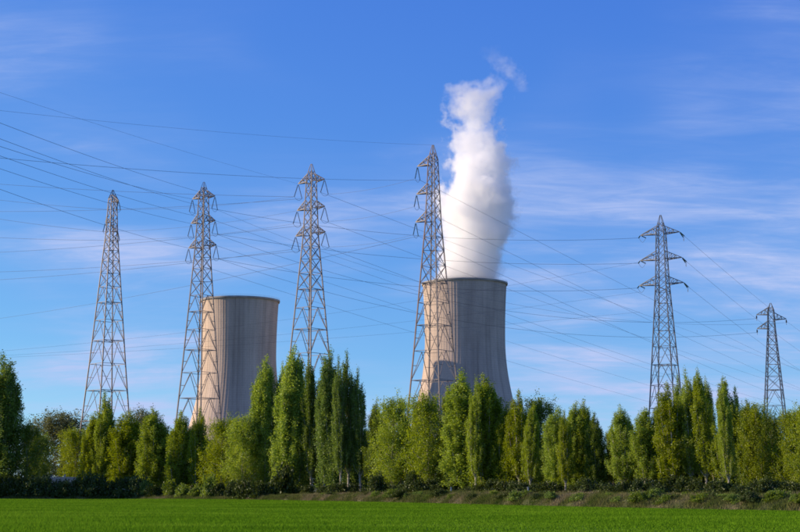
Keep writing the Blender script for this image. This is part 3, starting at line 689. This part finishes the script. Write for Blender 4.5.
# (x, top y, width px, kind, leaves, metres behind the field edge, label)
TREES = [
 (6, 355, 36, 'col', 'dark_leaf', 6, 'tall dark broad poplar cut by the left edge of the picture'),
 (29, 424, 24, 'round', 'dark_leaf', 7, 'short dark rounded tree beside the tall poplar at the left edge'),
 (62, 413, 52, 'round', 'willow', 52, 'pale grey green spreading tree behind the leftmost pylon leg'),
 (93, 413, 22, 'col', 'poplar', 16, 'sunlit short poplar left of the slender one under the leftmost pylon'),
 (106, 393, 17, 'col', 'poplar', 15, 'slender pointed poplar rising in front of the leftmost pylon'),
 (128, 411, 30, 'col', 'poplar', 17, 'full poplar just right of the leftmost pylon'),
 (146, 410, 26, 'round', 'willow', 40, 'greyish tree showing between two poplars right of the leftmost pylon'),
 (154, 409, 26, 'col', 'poplar', 15, 'full poplar halfway between the two leftmost pylons'),
 (180, 412, 22, 'col', 'poplar', 15, 'poplar hiding the left foot of the pylon by the left tower'),
 (198, 408, 16, 'thin', 'poplar', 16, 'narrow loose poplar at the left foot of the left cooling tower'),
 (223, 420, 32, 'round', 'poplar', 16, 'rounded leafy tree in front of the middle of the left cooling tower'),
 (244, 417, 26, 'round', 'poplar', 17, 'rounded leafy tree in front of the right foot of the left cooling tower'),
 (266, 357, 24, 'col', 'poplar', 16, 'tall sunlit poplar overlapping the right side of the left cooling tower'),
 (291, 348, 32, 'col', 'poplar', 14, 'tall broad poplar just left of the middle pylon'),
 (313, 361, 15, 'thin', 'dark_leaf', 17, 'thin poplar directly in front of the middle pylon'),
 (333, 350, 24, 'col', 'dark_leaf', 15, 'tall poplar just right of the middle pylon'),
 (349, 352, 16, 'thin', 'dark_leaf', 15, 'tall narrow poplar, second to the right of the middle pylon'),
 (361, 368, 14, 'thin', 'dark_leaf', 16, 'narrow poplar, third to the right of the middle pylon and lower'),
 (374, 402, 15, 'thin', 'dark_leaf', 17, 'short thin poplar at the foot of the tall row right of the middle pylon'),
 (393, 399, 32, 'round', 'poplar', 15, 'rounded tree left of the tallest pylon foot'),
 (428, 395, 34, 'round', 'poplar', 15, 'rounded tree hiding the foot of the tallest pylon'),
 (465, 373, 34, 'col', 'poplar', 14, 'tall sunlit broad tree before the middle of the steaming tower'),
 (486, 375, 30, 'col', 'poplar', 15, 'tall sunlit tree before the right side of the steaming tower'),
 (504, 404, 22, 'col', 'poplar', 17, 'shorter tree at the right foot of the steaming tower'),
 (518, 391, 20, 'thin', 'poplar', 18, 'light airy poplar just right of the steaming tower'),
 (540, 399, 32, 'round', 'dark_leaf', 26, 'rounded darker tree in the back row right of the steaming tower'),
 (556, 408, 24, 'col', 'poplar', 15, 'leafy poplar left of centre in the clump right of the steaming tower'),
 (572, 402, 20, 'col', 'poplar', 15, 'pointed poplar in the middle of the clump right of the steaming tower'),
 (585, 401, 17, 'col', 'poplar', 16, 'narrow pointed poplar in the clump left of the gap'),
 (596, 413, 18, 'col', 'dark_leaf', 15, 'rightmost darker poplar of the clump left of the gap'),
 (621, 407, 24, 'thin', 'poplar', 15, 'loose poplar standing right of the gap, left of the dark pylon'),
 (644, 409, 24, 'thin', 'poplar', 16, 'loose poplar in front of the foot of the dark pylon'),
 (671, 383, 26, 'thin', 'poplar', 14, 'broad pale poplar just right of the dark pylon'),
 (689, 369, 17, 'thin', 'poplar', 15, 'tallest poplar of the row right of the dark pylon'),
 (703, 371, 17, 'thin', 'poplar', 15, 'tall poplar with pale trunk, next right of the tallest in that row'),
 (719, 378, 18, 'thin', 'poplar', 15, 'third tall poplar in the row right of the dark pylon'),
 (733, 388, 17, 'thin', 'poplar', 16, 'fourth, lower poplar in the row right of the dark pylon'),
 (745, 400, 17, 'col', 'dark_leaf', 16, 'short dark poplar at the end of the tall row left of the small pylon'),
 (758, 404, 26, 'round', 'poplar', 16, 'rounded tree left of the small far pylon'),
 (774, 416, 24, 'round', 'dark_leaf', 16, 'low rounded tree in front of the small far pylon foot'),
 (788, 411, 26, 'round', 'poplar', 15, 'rounded tree right of the small far pylon'),
 (806, 407, 28, 'round', 'poplar', 15, 'rounded tree cut by the right edge of the picture'),
 (279, 364, 14, 'thin', 'poplar', 19, 'narrow tip between the two tall poplars left of the middle pylon'),
 (301, 355, 13, 'thin', 'dark_leaf', 18, 'narrow poplar tip touching the left leg of the middle pylon'),
 (325, 360, 13, 'thin', 'dark_leaf', 18, 'narrow poplar tip touching the right leg of the middle pylon'),
 (342, 357, 13, 'thin', 'dark_leaf', 12, 'narrow poplar between the two tallest right of the middle pylon'),
 (384, 410, 14, 'thin', 'poplar', 19, 'narrow tree beside the rounded tree left of the tallest pylon'),
 (408, 414, 14, 'thin', 'poplar', 18, 'narrow tree between the two rounded trees by the tallest pylon'),
 (449, 388, 16, 'thin', 'poplar', 18, 'narrow tree left of the tall sunlit trees before the steaming tower'),
 (475, 378, 16, 'thin', 'poplar', 11, 'narrow tree between the two tall sunlit trees before the steaming tower'),
 (496, 386, 14, 'thin', 'dark_leaf', 18, 'narrow darker tree at the right flank of the steaming tower'),
 (529, 404, 14, 'thin', 'poplar', 16, 'narrow tree between the airy poplar and the darker back tree'),
 (564, 411, 13, 'thin', 'poplar', 11, 'narrow low tree at the front of the clump left of the gap'),
 (612, 420, 13, 'thin', 'poplar', 18, 'low narrow tree at the right side of the gap'),
 (632, 418, 14, 'thin', 'dark_leaf', 19, 'low narrow tree between the two loose poplars by the dark pylon'),
 (657, 408, 14, 'thin', 'poplar', 18, 'narrow poplar at the right leg of the dark pylon'),
 (680, 377, 13, 'thin', 'poplar', 19, 'narrow tip just left of the tallest poplar by the dark pylon'),
 (696, 374, 12, 'thin', 'dark_leaf', 20, 'narrow darker tip just right of the tallest poplar'),
 (711, 379, 13, 'thin', 'poplar', 20, 'narrow tip between the second and third tall poplars of the right row'),
 (726, 385, 13, 'thin', 'poplar', 11, 'narrow poplar between the third and fourth of the right row'),
 (766, 412, 15, 'thin', 'poplar', 20, 'narrow tree at the left leg of the small far pylon'),
]
for i, (px, ty, w, kind, leaf, off, lab) in enumerate(TREES):
    if 85 <= px <= 250 and off < 30: off = 26 - (px - 85) * 0.10     # this stretch of the row comes nearer towards the right
    D = edge_D(px) + off
    tree({'col': 'poplar_tree', 'thin': 'poplar_tree', 'round': 'leafy_tree'}[kind], lab, px, ty, D, w * D / F * (1.55 if kind != 'round' else 1.55) * (0.92 + 0.16 * ((i * 37) % 10) / 9), kind, i, leaf, 'trees along the far field edge', bank_h(px) * 0.95)
# lower second row that closes the gaps between the trunks
rb = random.Random(77)
back = sorted([x + 9 for x in range(100, 800, 31)] + [40, 76, 116, 140, 168, 190, 210, 234, 256, 280, 302, 322, 342, 366, 384, 410, 446, 476, 498, 528, 548, 566, 590, 632, 656, 682, 696, 712, 726, 740, 765, 782, 797])
for i, px in enumerate(back):
    D = edge_D(px) + rb.uniform(20, 30) + (12 if 60 < px < 200 else 0)
    ty = 436 + rb.uniform(-9, 14) + (6 if 600 < px < 660 else 0)
    tree('understorey_tree', which('back row tree', px, 'behind'), px, ty, D, rb.uniform(32, 46) * D / F, 'round', i, 'poplar' if i % 2 else 'dark_leaf', 'low trees of the second row', bank_h(px) * 0.9)

# ------------------------------------------------------------------ shrubs and hedge
def bush_proto(seed, R, Hh_, n):
    rg = random.Random(seed); rn = np.random.default_rng(seed); mb = MB(); C = []
    for i in range(14):
        az = i * 2.4 + rg.random(); el = rg.uniform(0.35, 1.4); L_ = rg.uniform(0.6, 1.0)
        e = Vector((math.cos(az) * math.cos(el) * R * L_, math.sin(az) * math.cos(el) * R * L_, math.sin(el) * Hh_ * L_))
        mb.tube([(0, 0, 0), e * 0.5 + Vector((0, 0, 0.12 * Hh_)), e], [0.04, 0.025, 0.008], 4)
    for i in range(n):
        az = rg.uniform(0, 6.28); el = math.asin(rg.random() ** 0.8); q = rg.uniform(0.55, 1.0) * (0.85 + 0.25 * math.sin(az * 3 + seed) * math.cos(el * 4))
        C.append((math.cos(az) * math.cos(el) * R * q, math.sin(az) * math.cos(el) * R * q, max(0.06, math.sin(el) * Hh_ * q)))
    V = leaves(np.array(C), np.array([0.16, 0.16, 0.13]) * R * 0.55, 20, 0.17, rn); V[:, 2] = np.maximum(V[:, 2], 0.02)
    st = mb.mesh('stems'); st.materials.append(M['bark']); fo = np_mesh('foliage', V, 4); return st, fo, R, Hh_
BP = [bush_proto(s, 1.6, 1.8, 150) for s in (41, 42, 43, 44)]
BL = {}
def bush(label, px, D, w, h, leaf, var, base, group, name='shrub'):
    st, fo, R, Hh_ = BP[var % 4]; b = at(px, HORIZON, D); root = empty(name, (b.x, D, base), (px * 1.3) % 6.28); tag(root, label, 'shrub', group)
    key = (var % 4, leaf)
    if key not in BL: m2 = fo.copy(); m2.materials.clear(); m2.materials.append(M[leaf]); BL[key] = m2
    s = (w / 2 / R, w / 2 / R, h / Hh_)
    for nm, me_ in (('stems', st), ('foliage', BL[key])): o = link(nm, me_, None, root); o.scale = s
    return root
rb = random.Random(9)
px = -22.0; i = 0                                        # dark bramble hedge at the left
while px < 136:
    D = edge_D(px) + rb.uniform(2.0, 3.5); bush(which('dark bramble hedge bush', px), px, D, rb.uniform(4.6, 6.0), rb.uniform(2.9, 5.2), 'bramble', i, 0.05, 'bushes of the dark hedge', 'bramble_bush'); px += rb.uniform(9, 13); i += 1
while px < 272:                                          # lower mixed scrub
    D = edge_D(px) + rb.uniform(2.0, 5.0); bush(which('low scrub bush', px), px, D, rb.uniform(3.0, 5.0), rb.uniform(1.8, 4.2), 'bramble' if rb.random() < .5 else 'dark_leaf', i, 0.15, 'scrub bushes before the left tower'); px += rb.uniform(10, 16); i += 1
for px, w, h, lab in ((283, 5.4, 5.6, 'large rounded dark bush at the foot of the tall poplars left of the middle pylon'), (378, 3.6, 3.4, 'dark bush under the short thin poplar'), (412, 3.4, 3.2, 'dark bush between the two rounded trees by the tallest pylon')):
    bush(lab, px, edge_D(px) + 8, w, h, 'bramble', int(px), bank_h(px) * .9, 'single dark bushes')
px = 262
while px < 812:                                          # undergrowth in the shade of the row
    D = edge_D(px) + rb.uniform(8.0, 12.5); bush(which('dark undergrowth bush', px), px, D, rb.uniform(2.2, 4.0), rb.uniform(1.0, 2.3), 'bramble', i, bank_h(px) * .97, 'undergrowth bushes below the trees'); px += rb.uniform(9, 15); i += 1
px = 275
while px < 812:                                          # weeds on the bank slope
    D = edge_D(px) + rb.uniform(0.8, 4.6); h = rb.uniform(0.4, 1.25); bush(which('bank weed clump', px), px, D, h * rb.uniform(1.6, 3.0), h, 'bramble' if rb.random() < .35 else 'dark_leaf', i, bank_h(px) * rb.uniform(0.3, 0.75), 'weed clumps on the bank', 'weed_clump'); px += rb.uniform(4, 12); i += 1

# ------------------------------------------------------------------ small built things among the trees
D = edge_D(608) + 20; b = at(608, HORIZON, D); hut = empty('concrete_hut', (b.x, D, bank_h(608) * .9), 0.5)
tag(hut, 'small pale concrete hut in the gap between the tree clumps', 'hut')
MB().box((0, 0, 1.1), (1.5, 1.5, 2.2)).build('wall', M['pale'], hut); MB().box((0, 0, 2.28), (1.8, 1.8, 0.14)).build('roof', M['post_conc'], hut); MB().box((-0.1, -0.77, 0.95), (0.8, 0.05, 1.9)).build('door', M['roof_sheet'], hut)
for px, lab in ((451, 'short white marker post below the sunlit tree before the steaming tower'), (528, 'short white marker post below the light airy poplar')):
    D = edge_D(px) + 6.5; b = at(px, HORIZON, D); mp = empty('marker_post', (b.x, D, bank_h(px) - .05)); tag(mp, lab, 'post', 'white marker posts on the bank')
    MB().bar((0, 0, 0), (0, 0, 0.85), 0.16, 0.13).build('shaft', M['pale'], mp); MB().box((0, 0, 0.9), (0.2, 0.2, 0.1)).build('cap', M['post_conc'], mp)
D = edge_D(40) + 26                                      # concrete fence behind the hedge
fe = empty('concrete_fence', (at(38, HORIZON, D).x, D, 0)); tag(fe, 'low grey concrete fence behind the dark hedge at far left', 'fence')
pm = MB().box((0, 0, 2.2), (0.3, 0.3, 4.4)).mesh('post'); pm.materials.append(M['post_conc']); pn = MB().box((0, 0, 2.1), (2.2, 0.12, 3.6)).mesh('panel'); pn.materials.append(M['post_conc'])
for k in range(8):
    o = link('post', pm, None, fe); o.location = ((k - 4) * 2.52, 0, 0)
    if k < 7: o = link('panel', pn, None, fe); o.location = ((k - 4) * 2.52 + 1.26, 0.02, 0)
D = 620; t = at(33, 427, D); bl = empty('industrial_building', (t.x, D, 0)); tag(bl, 'distant white industrial building showing above the hedge at far left', 'building')
MB().box((0, 0, t.z / 2), (4.4, 6, t.z)).build('wall', M['pale'], bl); MB().box((0, 0, t.z + 0.3), (4.8, 6.4, 0.5)).build('roof', M['roof_sheet'], bl)
wmsh = MB().box((0, 0, 0), (1.6, 0.12, 1.4)).mesh('window'); wmsh.materials.append(M['dark_glass'])
for k in range(2):
    for q in range(2): o = link('window', wmsh, None, bl); o.location = (-1.1 + 2.2 * k, -3.03, t.z - 3 - 4.2 * q)
